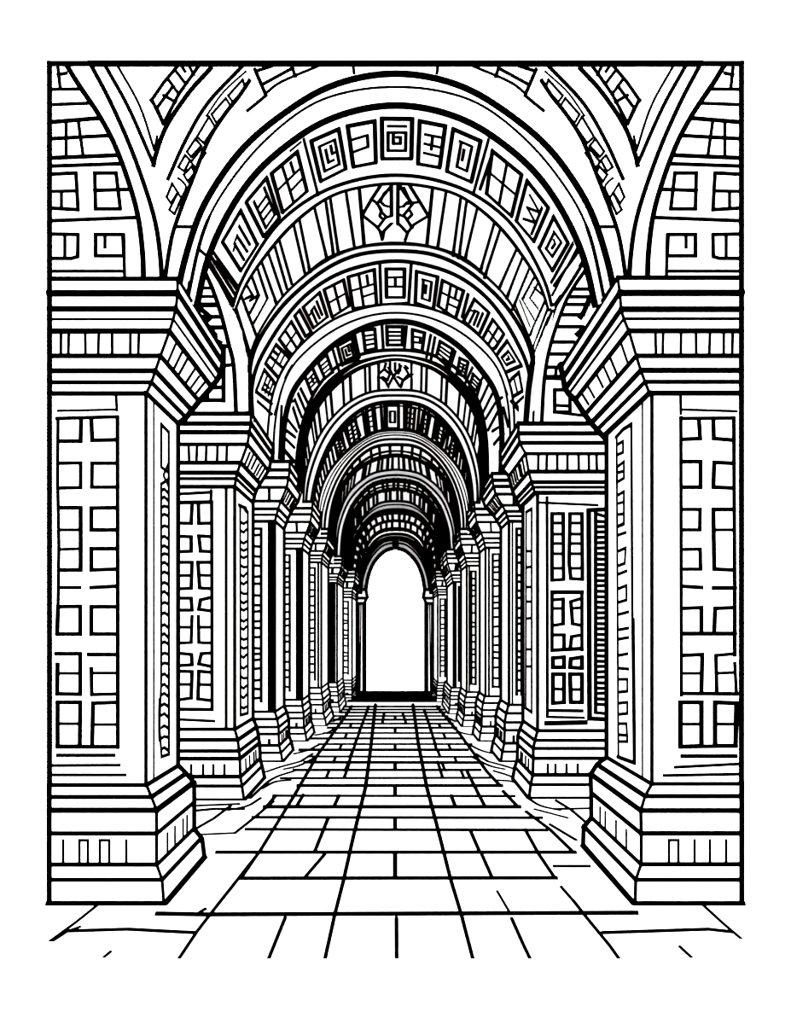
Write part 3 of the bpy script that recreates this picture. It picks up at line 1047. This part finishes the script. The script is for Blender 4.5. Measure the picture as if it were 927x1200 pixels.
# left and right halves of the wall face
w.pxprism(outer+[(pl[-1][0],813.5)]+pl[::-1],Yw,.3)
w.pxprism(halfR(outer)+[(pr[-1][0],813.5)]+pr[::-1],Yw,.3)
for g in (lambda p:p,halfR):
    for t,ww in (('463.5,624 447,632 432,648 424,666 420,690',9),('418,690 418,812',8),('411,655 412,812',7),('424,650 416,672 414,700',9),('404,700 404,812',6)): w.ink(g(S(t)),ww,True)
w.build('wall_back',kind='structure')
dr=thing('doorway','tall bright pointed doorway at the far end of the aisle','doorway',(0,Yw,0))
def strip(pts,wd,Y,th,name,inkw,parent,closed=False,extra=()):
    m=MB(); L=[U(x,y,Y) for x,y in pts]; R=[U(x,y,Y) for x,y in wd]
    b=Vector((0,th,0)); m.grid([L,R]); m.grid([[p+b for p in R],[p+b for p in L]]); m.grid([R,[p+b for p in R]]); m.grid([[p+b for p in L],L])
    m.poly([L[0],R[0],R[0]+b,L[0]+b]); m.poly([L[-1],L[-1]+b,R[-1]+b,R[-1]])
    m.tube(L,inkw[0]); m.tube(R,inkw[1])
    for e,ww in extra: m.tube([U(x,y,Y) for x,y in e],ww)
    m.build(name,parent)
for g in (lambda p:p,halfR):
    o_=resample(catmull(S('462,632 449,635 437,646 428,661 422,680 421,692'),6),24)
    i_=resample(catmull(S('463,642 451,646 439,658 432,674 428.5,692'),6),24)
    mid_=[((a+c)/2-1.0,(b+d)/2-1) for (a,b),(c,d) in zip(o_,i_)]
    strip(g(o_),g(i_),Yw-.15,.15,'arch_moulding',(3,4.5),dr,extra=((g(mid_),1.8),))
    c=MB(); c.pxprism(g(S('418.5,692 428.5,691.5 430,700 426.5,706 418,706')),Yw-.25,.25)
    c.tube([U(x,y,Yw-.25) for x,y in g(S('418.5,691 429,691 430.5,700 427,707'))],3.4); c.tube([U(x,y,Yw-.25) for x,y in g(S('427,701 417,701'))],3.4); c.tube([U(x,y,Yw-.25) for x,y in g(S('418.5,691 417.5,707 428,707'))],3.2)
    c.build('capital',dr)
    strip(g([(419.5,707),(419.5,812)]),g([(427,707),(427,812)]),Yw-.15,.15,'jamb',(3.5,4.6),dr,extra=((g([(423,707),(422,812)]),.9),))
k=MB(); k.pxprism(S('459,630 468,630 466,644 461,644'),Yw-.2,.2); k.tube([U(463.5,631,Yw-.2),U(463.5,641,Yw-.2)],7); k.build('keystone',dr)
# ================================================================ light and camera
w=bpy.data.worlds.new('sky'); bpy.context.scene.world=w; w.use_nodes=True
w.node_tree.nodes['Background'].inputs['Color'].default_value=(1,1,1,1); w.node_tree.nodes['Background'].inputs['Strength'].default_value=1.3
def sun(e,rx,rz,nm,ang=20):
    l=bpy.data.lights.new(nm,'SUN'); l.energy=e; l.angle=math.radians(ang); o=bpy.data.objects.new(nm,l); col.objects.link(o); o.rotation_euler=(math.radians(rx),0,math.radians(rz)); o.location=(0,-3,6)
sun(1.2,80,0,'sun')
cd=bpy.data.cameras.new('camera'); cam=bpy.data.objects.new('camera',cd); col.objects.link(cam)
cam.location=CAM; cam.rotation_euler=(math.pi/2,0,0)
cd.sensor_fit='VERTICAL'; cd.sensor_height=24; cd.lens=20.0; cd.shift_y=140/1200; cd.clip_end=200
sc=bpy.context.scene; sc.camera=cam
sc.view_settings.view_transform='Standard'; sc.view_settings.look='None'; sc.view_settings.gamma=1; sc.view_settings.use_curve_mapping=False
sc.view_settings.exposure=2.15
try:
    sc.cycles.diffuse_bounces=10; sc.cycles.max_bounces=12
except Exception: pass
